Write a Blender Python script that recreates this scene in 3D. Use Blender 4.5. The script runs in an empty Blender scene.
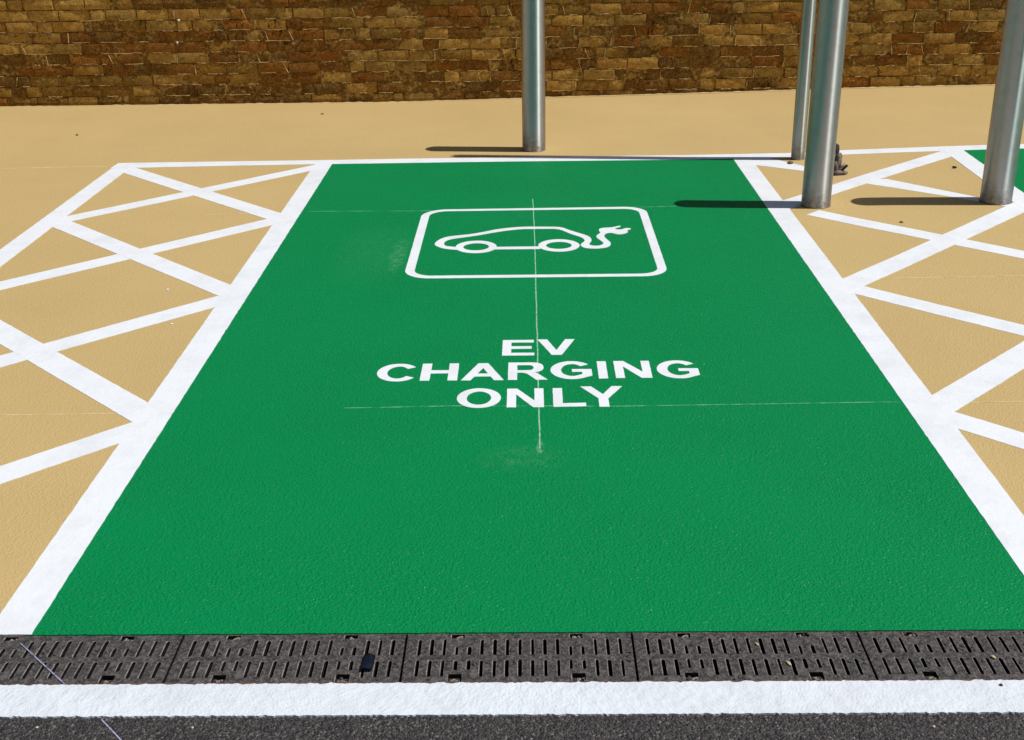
import bpy, bmesh, math, random
from mathutils import Vector, Matrix, noise, geometry
random.seed(7)
sc = bpy.context.scene
C = sc.collection
R = math.radians

# ------------------------------------------------------------------ camera
PITCH, ROLL, YAW = 0.392702828, 0.0146856275, -0.0156590176
fw = Vector((math.sin(YAW)*math.cos(PITCH), math.cos(YAW)*math.cos(PITCH), -math.sin(PITCH)))
rt = fw.cross(Vector((0, 0, 1))).normalized()
dn = fw.cross(rt)
cr = rt*math.cos(ROLL) + dn*math.sin(ROLL)
cd = -rt*math.sin(ROLL) + dn*math.cos(ROLL)
cam = bpy.data.objects.new('camera', bpy.data.cameras.new('camera'))
C.objects.link(cam)
M = Matrix((cr, -cd, -fw)).transposed().to_4x4()
M.translation = Vector((-0.02586, -2.41095, 1.66020))
cam.matrix_world = M
cam.data.sensor_width = 36
cam.data.lens = 1228.542/1024*36
cam.data.clip_start = 0.05
cam.data.clip_end = 2000
sc.camera = cam

# ------------------------------------------------------------------ light
SUN_EL, SUN_AZ = R(60.5), R(5.8)        # sun stands to the right, a little behind the camera
trav = Vector((-math.cos(SUN_EL)*math.cos(SUN_AZ), math.cos(SUN_EL)*math.sin(SUN_AZ), -math.sin(SUN_EL)))
w = bpy.data.worlds.new('World'); sc.world = w; w.use_nodes = True
nt = w.node_tree
bg = nt.nodes['Background']
sky = nt.nodes.new('ShaderNodeTexSky'); sky.sky_type = 'NISHITA'; sky.sun_disc = False
sky.sun_elevation = SUN_EL
sky.sun_rotation = math.atan2(-trav.x, -trav.y)
sky.air_density = 1.0; sky.dust_density = 1.0
nt.links.new(sky.outputs[0], bg.inputs[0]); bg.inputs[1].default_value = 0.055
sun = bpy.data.objects.new('sun', bpy.data.lights.new('sun', 'SUN')); C.objects.link(sun)
sun.data.energy = 4.1; sun.data.angle = R(0.53); sun.data.color = (1.0, 0.975, 0.94)
sun.rotation_euler = trav.to_track_quat('-Z', 'Y').to_euler()
sc.view_settings.view_transform = 'Standard'; sc.view_settings.look = 'None'
sc.view_settings.exposure = 0.0; sc.view_settings.gamma = 1

# ------------------------------------------------------------------ terrain height
XS1 = [(-60, 0), (.9, 0), (1.6, .008), (1.85, .021), (2.2, .031), (2.63, .042), (2.95, .047), (8, .06), (60, .06)]
XS2 = [(-60, 0), (-1, -.002), (-.08, .015), (.22, .022), (.97, .034), (1.71, .047), (2.38, .062), (3.49, .074), (8, .09), (60, .09)]
def interp(t, x):
    for (a, va), (b, vb) in zip(t, t[1:]):
        if x <= b: return va + (vb-va)*max(0, (x-a)/(b-a))
    return t[-1][1]
def g(x, y):
    if y <= 0: return 0.0
    a = interp(XS1, x)
    if y < 4.9: return a*(y/4.9)**2
    b = interp(XS2, x)
    return a + (b-a)*min(1, (y-4.9)/1.98)

# ------------------------------------------------------------------ tagging helpers
def tag(o, label=None, cat=None, group=None, kind=None):
    if label: o['label'] = label
    if cat: o['category'] = cat
    if group: o['group'] = group
    if kind: o['kind'] = kind
    return o
def empty(name, loc=(0, 0, 0), rz=0):
    o = bpy.data.objects.new(name, None); o.location = loc; o.rotation_euler = (0, 0, rz)
    o.empty_display_size = .1; C.objects.link(o); return o
def link(name, me, mat=None, parent=None):
    o = bpy.data.objects.new(name, me); C.objects.link(o)
    if mat and not me.materials: me.materials.append(mat)
    if parent: o.parent = parent
    return o
def from_bm(name, bm, mat=None, parent=None, smooth=False):
    me = bpy.data.meshes.new(name); bm.normal_update(); bm.to_mesh(me); bm.free()
    if smooth:
        for p in me.polygons: p.use_smooth = True
    return link(name, me, mat, parent)

# ------------------------------------------------------------------ materials
class NT:
    def __init__(s, name):
        s.m = bpy.data.materials.new(name); s.m.use_nodes = True
        s.t = s.m.node_tree; s.b = s.t.nodes['Principled BSDF']
        s.co = s.t.nodes.new('ShaderNodeTexCoord').outputs['Object']
    def n(s, k, **kw):
        o = s.t.nodes.new(k)
        for a, v in kw.items():
            if a.startswith('_'): setattr(o, a[1:], v)
        return o
    def l(s, a, b): s.t.links.new(a, b)
    def noise(s, scale, detail=3, rough=.55, co=None, dist=0):
        o = s.n('ShaderNodeTexNoise'); o.inputs['Scale'].default_value = scale
        o.inputs['Detail'].default_value = detail; o.inputs['Roughness'].default_value = rough
        o.inputs['Distortion'].default_value = dist
        s.l(co or s.co, o.inputs['Vector']); return o.outputs[0]
    def vor(s, scale, feature='F1', co=None, out=0):
        o = s.n('ShaderNodeTexVoronoi'); o.feature = feature; o.inputs['Scale'].default_value = scale
        s.l(co or s.co, o.inputs['Vector']); return o.outputs[out]
    def ramp(s, x, pts, interp='LINEAR'):
        o = s.n('ShaderNodeValToRGB'); o.color_ramp.interpolation = interp
        e = o.color_ramp.elements
        while len(e) < len(pts): e.new(.5)
        for i, (p, c) in enumerate(pts):
            e[i].position = p; e[i].color = (c, c, c, 1) if isinstance(c, (int, float)) else (*c, 1)
        s.l(x, o.inputs[0]); return o.outputs[0]
    def mix(s, f, a, b, mode='MIX'):
        o = s.n('ShaderNodeMix'); o.data_type = 'RGBA'; o.blend_type = mode
        for v, i in ((f, 0), (a, 6), (b, 7)):
            if isinstance(v, (int, float)): o.inputs[i].default_value = v
            elif isinstance(v, tuple): o.inputs[i].default_value = (*v, 1)
            else: s.l(v, o.inputs[i])
        return o.outputs[2]
    def math(s, op, a, b=0.0, c=None):
        o = s.n('ShaderNodeMath'); o.operation = op
        for i, v in enumerate((a, b, c)):
            if v is None: continue
            if isinstance(v, (int, float)): o.inputs[i].default_value = v
            else: s.l(v, o.inputs[i])
        return o.outputs[0]
    def bump(s, h, strength, dist, prev=None):
        o = s.n('ShaderNodeBump'); o.inputs['Strength'].default_value = strength
        o.inputs['Distance'].default_value = dist; s.l(h, o.inputs['Height'])
        if prev: s.l(prev, o.inputs['Normal'])
        return o.outputs[0]
    def out(s, col=None, rough=None, norm=None, metal=None, spec=None):
        b = s.b
        for v, k in ((col, 'Base Color'), (rough, 'Roughness'), (metal, 'Metallic'), (spec, 'Specular IOR Level')):
            if v is None: continue
            if isinstance(v, (int, float)): b.inputs[k].default_value = v
            elif isinstance(v, tuple): b.inputs[k].default_value = (*v, 1)
            else: s.l(v, b.inputs[k])
        if norm: s.l(norm, b.inputs['Normal'])
        return s.m
    def sep(s):
        o = s.n('ShaderNodeSeparateXYZ'); s.l(s.co, o.inputs[0]); return o.outputs

def surf_bump(t, amp=1.0):
    # painted slurry: stone texture under the coating; soft patches where the stone stands proud
    patch = t.ramp(t.noise(2.2, 3, .5), [(.35, .7), (.65, 1.0)])
    h1 = t.noise(190, 2, .6)
    h2 = t.vor(120)
    h3 = t.noise(45, 3, .6)
    b = t.bump(h3, .22*amp, .006)
    hh = t.math('MULTIPLY', t.math('ADD', h1, t.math('MULTIPLY', h2, .6)), patch)
    return t.bump(hh, 1.0*amp, .0065, b), patch

def m_green():
    t = NT('green_coating')
    nm, patch = surf_bump(t, .8)
    c = t.mix(t.ramp(t.noise(1.3, 4, .6), [(.3, 0.), (.7, 1.)]), (.0003, .203, .057), (.0004, .215, .062))
    c = t.mix(t.math('MULTIPLY', t.ramp(t.noise(170, 2, .6), [(.40, 0.), (.72, 1.)]), .22), c, (.003, .28, .095))
    # tiny light grit caught in the coating
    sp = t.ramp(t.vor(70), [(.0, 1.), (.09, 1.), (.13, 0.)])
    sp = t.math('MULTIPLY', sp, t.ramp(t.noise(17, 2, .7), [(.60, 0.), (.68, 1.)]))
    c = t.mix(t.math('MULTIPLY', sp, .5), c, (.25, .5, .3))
    # rubbed pale scuff beside the symbol frame and around the end of the snapped line
    x, y, z = t.sep()
    def blob(cx, cy, rx, ry, k):
        dx = t.math('DIVIDE', t.math('SUBTRACT', x, cx), rx); dy = t.math('DIVIDE', t.math('SUBTRACT', y, cy), ry)
        d = t.math('ADD', t.math('MULTIPLY', dx, dx), t.math('MULTIPLY', dy, dy))
        m = t.ramp(d, [(0, 1.), (1, 0.)])
        return t.math('MULTIPLY', t.math('MULTIPLY', m, t.ramp(t.noise(28, 5, .75), [(.42, 0.), (.66, 1.)])), k)
    for a in ((-.74, 3.05, .22, .55, .05), (-.625, 2.98, .045, .30, .22), (-.05, .90, .16, .10, .08), (.004, .975, .014, .05, .8)):
        c = t.mix(blob(*a), c, (.32, .55, .38))
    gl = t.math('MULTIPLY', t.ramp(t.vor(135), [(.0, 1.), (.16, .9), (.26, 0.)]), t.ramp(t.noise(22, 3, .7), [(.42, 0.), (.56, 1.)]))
    chip = t.math('MULTIPLY', t.ramp(t.vor(150), [(.0, 1.), (.10, .9), (.17, 0.)]), t.ramp(t.noise(60, 3, .7), [(.50, 0.), (.57, 1.)]))  # sun glints put into the base colour as sparse pale specks
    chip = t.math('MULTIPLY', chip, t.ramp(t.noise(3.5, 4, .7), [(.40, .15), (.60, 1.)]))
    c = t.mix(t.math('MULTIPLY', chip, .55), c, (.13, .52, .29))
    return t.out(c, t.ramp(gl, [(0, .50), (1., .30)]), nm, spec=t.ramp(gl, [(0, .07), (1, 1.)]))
def m_tan():
    t = NT('tan_coating')
    nm, patch = surf_bump(t, .5)
    c = t.mix(t.ramp(t.noise(.9, 4, .6), [(.3, 0.), (.7, 1.)]), (.510, .362, .150), (.560, .402, .172))
    c = t.mix(t.math('MULTIPLY', t.ramp(t.noise(240, 2, .6), [(.3, 0.), (.75, 1.)]), .25), c, (.44, .30, .115))
    st = t.math('MULTIPLY', t.ramp(t.noise(3.2, 6, .7), [(.55, 0.), (.75, 1.)]), .16)
    c = t.mix(st, c, (.40, .28, .13))
    sp = t.math('MULTIPLY', t.ramp(t.vor(26), [(0, 1.), (.045, 1.), (.07, 0.)]), t.ramp(t.noise(5, 2, .6), [(.60, 0.), (.66, 1.)]))
    c = t.mix(t.math('MULTIPLY', sp, .6), c, (.18, .10, .04))
    return t.out(c, .62, nm, spec=.3)
def m_white(name='white_line_paint', amp=.5, col=(.76, .78, .80)):
    t = NT(name)
    h = t.noise(150, 3, .6); h2 = t.noise(38, 3, .55)
    nm = t.bump(h, .5*amp, .003, t.bump(h2, .5*amp, .007))
    c = t.mix(t.ramp(t.noise(6, 5, .7), [(.45, 0.), (.75, 1.)]), col, tuple(v*.87 for v in col))
    sp = t.math('MULTIPLY', t.ramp(t.vor(45), [(0, 1.), (.05, 1.), (.09, 0.)]), t.ramp(t.noise(9, 2, .6), [(.60, 0.), (.68, 1.)]))
    c = t.mix(t.math('MULTIPLY', sp, .3), c, (.30, .28, .25))
    return t.out(c, .55, nm, spec=.35)
def m_asphalt():
    t = NT('asphalt')
    v = t.vor(210); v2 = t.vor(130)
    h = t.math('ADD', t.math('MULTIPLY', v, -1.0), t.math('MULTIPLY', v2, -.8))
    h = t.math('ADD', h, t.math('MULTIPLY', t.noise(300, 2, .6), .6))
    nm = t.bump(h, 1.0, .006)
    cc = t.n('ShaderNodeTexVoronoi'); cc.inputs['Scale'].default_value = 210; t.l(t.co, cc.inputs['Vector'])
    bw = t.n('ShaderNodeRGBToBW'); t.l(cc.outputs['Color'], bw.inputs[0])
    c = t.ramp(bw.outputs[0], [(.15, (.022, .019, .019)), (.5, (.052, .045, .043)), (.78, (.095, .083, .078)), (.93, (.21, .19, .175))])
    return t.out(c, .72, nm, spec=.4)
def m_grate():
    t = NT('grate_metal')
    h = t.noise(220, 4, .65); h2 = t.noise(50, 4, .6)
    nm = t.bump(h, 1.0, .006, t.bump(h2, .8, .010))
    c = t.ramp(t.noise(48, 6, .75), [(.36, (.022, .019, .019)), (.5, (.052, .045, .043)), (.64, (.135, .118, .108))])
    c = t.mix(t.ramp(t.noise(120, 4, .75), [(.50, 0.), (.68, .9)]), c, (.20, .175, .155))
    c = t.mix(t.ramp(t.noise(14, 4, .7), [(.62, 0.), (.78, .35)]), c, (.14, .085, .055))
    return t.out(c, .62, nm, spec=.45)
def m_steel(name='brushed_steel', tint=(.60, .615, .60), rough=.47):
    t = NT(name)
    mp = t.n('ShaderNodeMapping'); mp.inputs['Scale'].default_value = (60, 60, 1.2); t.l(t.co, mp.inputs[0])
    st = t.noise(1.0, 4, .6, co=mp.outputs[0])
    mp2 = t.n('ShaderNodeMapping'); mp2.inputs['Scale'].default_value = (18, 18, .7); t.l(t.co, mp2.inputs[0])
    s2 = t.noise(1.0, 5, .65, co=mp2.outputs[0])
    c = t.mix(t.ramp(s2, [(.3, 0.), (.7, 1.)]), tuple(v*.90 for v in tint), tint)
    c = t.mix(t.math('MULTIPLY', t.ramp(t.noise(24, 5, .7), [(.5, 0.), (.75, 1.)]), .25), c, (.26, .24, .20))
    # splashed dirt and rust bloom close to the ground
    x, y, z = t.sep()
    low = t.math('MULTIPLY', t.ramp(z, [(.0, 1.), (.05, .5), (.13, 0.)]), t.ramp(t.noise(30, 4, .7), [(.35, 0.), (.65, 1.)]))
    c = t.mix(low, c, (.20, .13, .08))
    r = t.math('ADD', t.ramp(st, [(.3, rough-.03), (.7, rough+.05)]), t.math('MULTIPLY', low, .3))
    nm = t.bump(st, .12, .002)
    tn = t.n('ShaderNodeTangent'); tn.direction_type = 'RADIAL'; tn.axis = 'Z'; t.l(tn.outputs[0], t.b.inputs['Tangent'])
    t.b.inputs['Anisotropic'].default_value = .95; t.b.inputs['Anisotropic Rotation'].default_value = .25
    return t.out(c, r, nm, metal=t.math('SUBTRACT', .92, t.math('MULTIPLY', low, .6)))
def m_flat(name, col, rough=.7, bs=80, var=.25, amp=.5, spec=.3):
    t = NT(name)
    h = t.noise(bs, 4, .6)
    c = t.mix(t.ramp(t.noise(bs*.4, 4, .7), [(.35, 0.), (.65, 1.)]), tuple(v*(1-var) for v in col), tuple(min(1, v*(1+var)) for v in col))
    return t.out(c, rough, t.bump(h, amp, .004), spec=spec)
def m_chalk(name, under, line, lo=.42, hi=.58, sc_=45):
    t = NT(name)
    c = t.mix(t.ramp(t.noise(sc_, 4, .7), [(lo, 0.), (hi, 1.)]), under, line)
    return t.out(c, .75, t.bump(t.noise(150, 2, .6), .4, .003), spec=.2)
def m_brick(name, attr):
    t = NT(name)
    geo = t.n('ShaderNodeNewGeometry'); P = geo.outputs['Position']
    if attr:
        a = t.n('ShaderNodeAttribute'); a.attribute_name = 'tint'; base = a.outputs['Color']
    else:
        a = t.n('ShaderNodeObjectInfo'); base = a.outputs['Color']
    # blotchy clay, chalky lime smears, black sooty creases
    c = t.mix(t.ramp(t.noise(26, 5, .75, co=P), [(.34, .0), (.64, 1.)]), t.mix(1.0, base, (.50, .44, .40), 'MULTIPLY'), base)
    c = t.mix(t.math('MULTIPLY', t.ramp(t.noise(9, 4, .7, co=P), [(.50, 0.), (.66, 1.)]), .40), c, (.44, .25, .045))
    smear = t.math('MULTIPLY', t.ramp(t.noise(60, 4, .75, co=P), [(.56, 0.), (.70, 1.)]), t.ramp(t.noise(5, 3, .6, co=P), [(.45, 0.), (.62, 1.)]))
    c = t.mix(t.math('MULTIPLY', smear, .7), c, (.72, .52, .24))
    fz = t.noise(95, 5, .8, co=P)  # fine bright and dark speckle: grazing-sun highlights painted into the brick colour
    c = t.mix(t.math('MULTIPLY', t.ramp(fz, [(.54, 0.), (.68, 1.)]), .55), c, (.86, .60, .22))
    c = t.mix(t.math('MULTIPLY', t.ramp(fz, [(.34, 1.), (.46, 0.)]), .50), c, t.mix(1.0, c, (.36, .28, .22), 'MULTIPLY'))
    mp = t.n('ShaderNodeMapping'); mp.inputs['Scale'].default_value = (48, 48, 14); t.l(P, mp.inputs[0])
    cr_ = t.math('MULTIPLY', t.ramp(t.noise(1, 3, .6, co=mp.outputs[0]), [(.56, 0.), (.66, 1.)]), t.ramp(t.noise(2.6, 3, .6, co=P), [(.56, 0.), (.66, 1.)]))
    c = t.mix(t.math('MULTIPLY', cr_, .92), c, (.012, .010, .009))
    h = t.math('ADD', t.noise(70, 5, .7, co=P), t.math('MULTIPLY', t.noise(18, 3, .6, co=P), 1.2))
    h = t.math('SUBTRACT', h, t.math('MULTIPLY', cr_, .9))
    return t.out(c, .85, t.bump(h, 1.0, .022), spec=.15)
def m_mortar():
    t = NT('lime_mortar')
    c = t.ramp(t.noise(35, 5, .7), [(.34, (.12, .056, .010)), (.5, (.26, .14, .030)), (.66, (.60, .40, .14))])
    return t.out(c, .9, t.bump(t.noise(70, 4, .7), .8, .008), spec=.15)

MAT = dict(green=m_green(), tan=m_tan(), white=m_white(), white_front=m_white('white_road_paint', 1.5, (.68, .715, .75)), asphalt=m_asphalt(), grate=m_grate(),
           steel=m_steel(), galv=m_steel('galvanised_steel', (.54, .58, .54), .47),
           dark=m_flat('channel_concrete', (.03, .028, .026)), soil=m_flat('ground_soil', (.16, .13, .09), bs=6),
           brick=m_brick('weathered_brick', False), brick_a=m_brick('weathered_brick_beyond', True), mortar=m_mortar(),
           lit_lip=m_flat('sunlit_lip', (.17, .15, .14), bs=150, var=.6, amp=.8),  # paler lip colour stands in for the sunlit slot edges
           slot_wall=m_flat('dark_slot_wall', (.008, .007, .007), bs=60),  # near-black colour for the slot and side walls of the plate
           edge=m_flat('brown_seal', (.12, .055, .035), bs=60, var=.5),
           grit=m_flat('pale_grit', (.50, .47, .40), bs=120, var=.3), packed=m_flat('packed_grit', (.24, .205, .15), bs=200, var=.6, amp=1.0),
           navy=m_flat('navy_plastic', (.010, .018, .034), rough=.4, bs=30, amp=.3, spec=.5))

# ------------------------------------------------------------------ sheet builder (2-D outlines draped on the ground)
def resample(loop, step, closed=True):
    out = []
    n = len(loop)
    for i in range(n if closed else n-1):
        a, b = Vector(loop[i]), Vector(loop[(i+1) % n]); L = (b-a).length; k = max(1, int(L/step))
        for j in range(k): out.append(a + (b-a)*j/k)
    if not closed: out.append(Vector(loop[-1]))
    return out
def jit(loop, amp, freq, seed):
    out = []
    for p in loop:
        v = Vector((p.x*freq, p.y*freq, seed))
        w_ = Vector((p.x*freq*3.1, p.y*freq*3.1, seed+9))
        out.append(Vector((p.x + amp*(noise.noise(v) + .5*noise.noise(w_)), p.y + amp*(noise.noise(v+Vector((31, 7, 3))) + .5*noise.noise(w_+Vector((3, 37, 5)))))))
    return out
def inside(p, loops):
    c = False
    for lp in loops:
        n = len(lp); j = n-1
        for i in range(n):
            a, b = lp[i], lp[j]
            if (a.y > p.y) != (b.y > p.y) and p.x < (b.x-a.x)*(p.y-a.y)/(b.y-a.y)+a.x: c = not c
            j = i
    return c
SEED = [0.0]
def sheet(name, loops, top, mat, parent=None, extra=(), thick=.006, amp=.0019, freq=60, step=.03, grid=0, drape=True, base=None):
    SEED[0] += 5.3
    ls = [jit(resample([Vector(q) for q in lp], step), amp, freq, SEED[0]) if step else [Vector(q) for q in lp] for lp in loops]
    vs, es = [], []
    for lp in ls:
        o = len(vs); vs += lp; es += [(o+i, o+(i+1) % len(lp)) for i in range(len(lp))]
    if grid:
        x0 = min(p.x for p in ls[0]); x1 = max(p.x for p in ls[0]); y0 = min(p.y for p in ls[0]); y1 = max(p.y for p in ls[0])
        nx, ny = int((x1-x0)/grid), int((y1-y0)/grid)
        for i in range(1, nx):
            for j in range(1, ny):
                q = Vector((x0+(x1-x0)*i/nx, y0+(y1-y0)*j/ny))
                if inside(q, ls): vs.append(q)
    vs += [Vector(q) for q in extra]
    r = geometry.delaunay_2d_cdt(vs, es, [], 0, 1e-6)
    V, F = r[0], r[2]
    bm = bmesh.new()
    zf = (lambda p: g(p.x, p.y)) if drape else (lambda p: 0.0)
    T = [bm.verts.new((p.x, p.y, zf(p)+top)) for p in V]
    keep = []
    for f in F:
        cpt = (V[f[0]]+V[f[1]]+V[f[2]])/3
        if inside(cpt, ls):
            a = (V[f[1]]-V[f[0]]).cross(V[f[2]]-V[f[0]])
            keep.append(bm.faces.new([T[i] for i in (f if a > 0 else f[::-1])]))
    be = [e for e in bm.edges if len(e.link_faces) == 1]
    if thick:
        ret = bmesh.ops.extrude_edge_only(bm, edges=be)
        for v in [v for v in ret['geom'] if isinstance(v, bmesh.types.BMVert)]: v.co.z -= thick
        bmesh.ops.recalc_face_normals(bm, faces=bm.faces[:])
        up = sum(f.normal.z for f in keep)
        if up < 0: bmesh.ops.reverse_faces(bm, faces=bm.faces[:])
    for v in [v for v in bm.verts if not v.link_faces]: bm.verts.remove(v)
    return from_bm(name, bm, mat, parent)
def rect(x0, y0, x1, y1): return [(x0, y0), (x1, y0), (x1, y1), (x0, y1)]

# ------------------------------------------------------------------ the ground
tag(sheet('ground', [rect(-250, -250, 250, 250)], -.25, MAT['soil'], thick=0, step=0, drape=False), kind='structure')
tag(sheet('road', [rect(-60, -60, 60, -.1935)], 0, MAT['asphalt'], thick=.10, step=0, drape=False), kind='structure')
rim = [(-30, 0)] + [(-4+.02*i, 0) for i in range(401)] + [(30, 0), (30, 7.3), (-30, 7.3)]
rj = [Vector((x, (0 if abs(x) > 3.99 or y > 0 else .0016*noise.noise(Vector((x*45, 0, 1)))))) if y == 0 else Vector((x, y)) for x, y in rim]
tag(sheet('pavement', [rj], 0, MAT['tan'], thick=.10, step=0, grid=.3, extra=[(.85+.05*i+.001, .05+.1*j) for i in range(56) for j in range(52)]), kind='structure')
grn = rect(-1.215, -.0015, 1.215, 4.86)
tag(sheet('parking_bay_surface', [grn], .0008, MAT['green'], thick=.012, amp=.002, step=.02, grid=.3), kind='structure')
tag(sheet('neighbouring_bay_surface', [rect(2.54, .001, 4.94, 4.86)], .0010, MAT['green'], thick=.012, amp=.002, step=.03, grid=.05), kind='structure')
# drain channel below the grates
bm = bmesh.new()
def quad(bm, *p): return bm.faces.new([bm.verts.new(q) for q in p])
X0, X1 = -2.75, 2.75
quad(bm, (X0, -.1935, -.10), (X1, -.1935, -.10), (X1, 0, -.10), (X0, 0, -.10))
quad(bm, (X0, -.1925, -.10), (X0, -.1925, -.006), (X1, -.1925, -.006), (X1, -.1925, -.10))
quad(bm, (X0, -.0010, -.10), (X1, -.0010, -.10), (X1, -.0010, -.004), (X0, -.0010, -.004))
tag(from_bm('drain_channel', bm, MAT['dark']), kind='structure')
for s, xa, xb in ((-1, -60, X0), (1, X1, 60)):
    tag(sheet('kerb_strip', [rect(xa, -.1935, xb, 0)], -.002, MAT['asphalt'], thick=.05, step=0, drape=False), kind='structure')
# thin rusty brown joint between grate and road paint
tag(sheet('joint_seal', [[(X0, -.1945), (X1, -.1945), (X1, -.1875), (X0, -.1875)]], .0005, MAT['edge'], thick=.008, amp=.0022, freq=40, step=.007, drape=False),
    kind='structure')

# ------------------------------------------------------------------ painted lines
W = MAT['white']
def mark(name, loop, top, parent, **k):
    return sheet(name, [loop], top, W, parent, thick=top, grid=k.pop('grid', .05), **k)
def painted(name, label, loop, cat='road marking', group=None, top=.0018, mat=None, **k):
    o = sheet(name, [loop], top, mat or W, None, thick=top+.004, **k); return tag(o, label, cat, group)
painted('bay_edge_line', 'long straight white line along the left side of the green bay', [(-1.307, .0), (-1.199, .0), (-1.197, 4.842), (-1.30, 4.842)], group='white lines round the bay', top=.0018, step=.02, grid=.05)
painted('bay_edge_line', 'long straight white line along the right side of the green bay', [(1.199, .0), (1.312, .0), (1.306, 3.0), (1.300, 4.842), (1.196, 4.842)], group='white lines round the bay', top=.0018, step=.02, grid=.05)
painted('bay_back_line', 'thin white line across the far end of the green bay and both hatched strips',
        [(-2.515, 4.79), (-2.35, 4.795), (-1.85, 4.818), (-1.30, 4.835), (-.3, 4.85), (1.2, 4.848), (2.43, 4.842), (3.2, 4.842), (6.0, 4.842), (6.0, 4.952), (1.85, 4.955), (.7, 4.965), (-.7, 4.958), (-1.17, 4.946), (-2.2, 4.932), (-2.508, 4.925)],
        group='white lines round the bay', top=.0016, step=.02, grid=.05)
painted('hatching_border_line', 'white line bordering the left hatched strip on its outer side, running out of the picture', [(-2.535, .0), (-2.425, .0), (-2.400, 4.788), (-2.507, 4.788)], group='white lines round the bay', top=.0018, step=.02, grid=.05)
painted('bay_edge_line', 'white line of the next green bay, running down behind the right bollard', [(2.447, .0), (2.556, .0), (2.556, 4.842), (2.440, 4.842)], group='white lines round the bay', top=.0018, step=.02, grid=.05)
painted('road_edge_line', 'wide ragged white line on the asphalt along the near side of the drain grates',
        [(-60, -.306), (-4, -.304), (4, -.304), (60, -.304), (60, -.1925), (4, -.1925), (-4, -.1925), (-60, -.1925)], top=.0040, mat=MAT['white_front'], step=.006, amp=.0030, freq=55, grid=0, drape=False) if False else None
def road_line():
    pts = [(-60, -.304), (-2.6, -.304)]
    a = [(-2.6+.006*i, -.304) for i in range(1, 867)]
    b = [(2.6-.006*i, -.1925) for i in range(0, 867)]
    loop = [(-60, -.304)] + [(x, y + .0042*(noise.noise(Vector((x*55, 1, 0))) + .9*noise.noise(Vector((x*150, 1, 0))))) for x, y in a] + [(60, -.304), (60, -.1925)] \
        + [(x, y - .0030 + .0048*(noise.noise(Vector((x*42, 5, 0))) + .8*noise.noise(Vector((x*130, 5, 0))))) for x, y in b] + [(-60, -.1925)]
    o = sheet('road_edge_line', [loop], .0045, MAT['white_front'], None, thick=.0045, step=0, drape=False)
    tag(o, 'wide ragged white line on the asphalt along the near side of the drain grates', 'road marking', 'white lines round the bay')
road_line()

def clip_stripe(s, k, wdt, xa, xb, lo=0.0, hi=4.84):
    # stripe of direction (1, s): y = s*x + k, full width wdt across, between xa and xb
    h = wdt/2*math.sqrt(2)
    poly = [Vector((xa, s*xa+k-h)), Vector((xb, s*xb+k-h)), Vector((xb, s*xb+k+h)), Vector((xa, s*xa+k+h))]
    def cut(poly, f):
        out = []
        for i in range(len(poly)):
            a, b = poly[i], poly[(i+1) % len(poly)]; fa, fb = f(a), f(b)
            if fa >= 0: out.append(a)
            if fa*fb < 0: out.append(a+(b-a)*(fa/(fa-fb)))
        return out
    poly = cut(poly, lambda p: p.y-lo); poly = cut(poly, lambda p: hi-p.y)
    return [tuple(p) for p in poly]
left = tag(empty('hatched_marking', (0, 0, 0)), 'crossed white stripes on the tan strip left of the green bay', 'road marking', 'hatched strips beside the bay')
for k in (2.35, 1.19, -.05):
    lp = clip_stripe(-1, k, .114, -2.41, -1.29)
    if len(lp) > 2: mark('stripe', lp, .0014, left, step=.02)
for k in (6.045, 4.895, 3.675, 2.415, 1.2):
    lp = clip_stripe(1, k, .108 if k > 5 else .114, -2.41, -1.29)
    if len(lp) > 2: mark('stripe', lp, .0010, left, step=.02)
right = tag(empty('hatched_marking', (0, 0, 0)), 'crossed white stripes on the tan strip right of the green bay', 'road marking', 'hatched strips beside the bay')
mark('stripe', [(1.29, 3.855), (1.30, 3.70), (1.635, 4.015), (1.83, 4.183), (2.10, 4.42), (2.45, 4.71), (2.45, 4.842), (2.425, 4.842), (1.683, 4.22), (1.416, 3.975)], .0014, right, step=.02)
for k in (1.185, -.05):
    lp = clip_stripe(1, k, .116, 1.29, 2.45)
    if len(lp) > 2: mark('stripe', lp, .0014, right, step=.02)
mark('stripe', [(1.29, 4.68), (1.54, 4.508), (1.60, 4.45), (1.62, 4.55), (1.565, 4.628), (1.475, 4.756), (1.41, 4.842), (1.29, 4.842)], .0010, right, step=.02)
mark('stripe', [(1.79, 4.20), (1.839, 4.14), (2.234, 3.79), (2.45, 3.57), (2.45, 3.65), (2.294, 3.832), (1.944, 4.25), (1.86, 4.25)], .0010, right, step=.02)
mark('stripe', [(1.367, 3.588), (1.438, 3.515), (1.9, 3.047), (2.45, 2.52), (2.45, 2.67), (1.896, 3.208), (1.447, 3.668)], .0010, right, step=.02)
for k in (3.765, 2.475, 1.25):
    lp = clip_stripe(-1, k, .110, 1.29, 2.45)
    if len(lp) > 2: mark('stripe', lp, .0010, right, step=.02)

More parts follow.
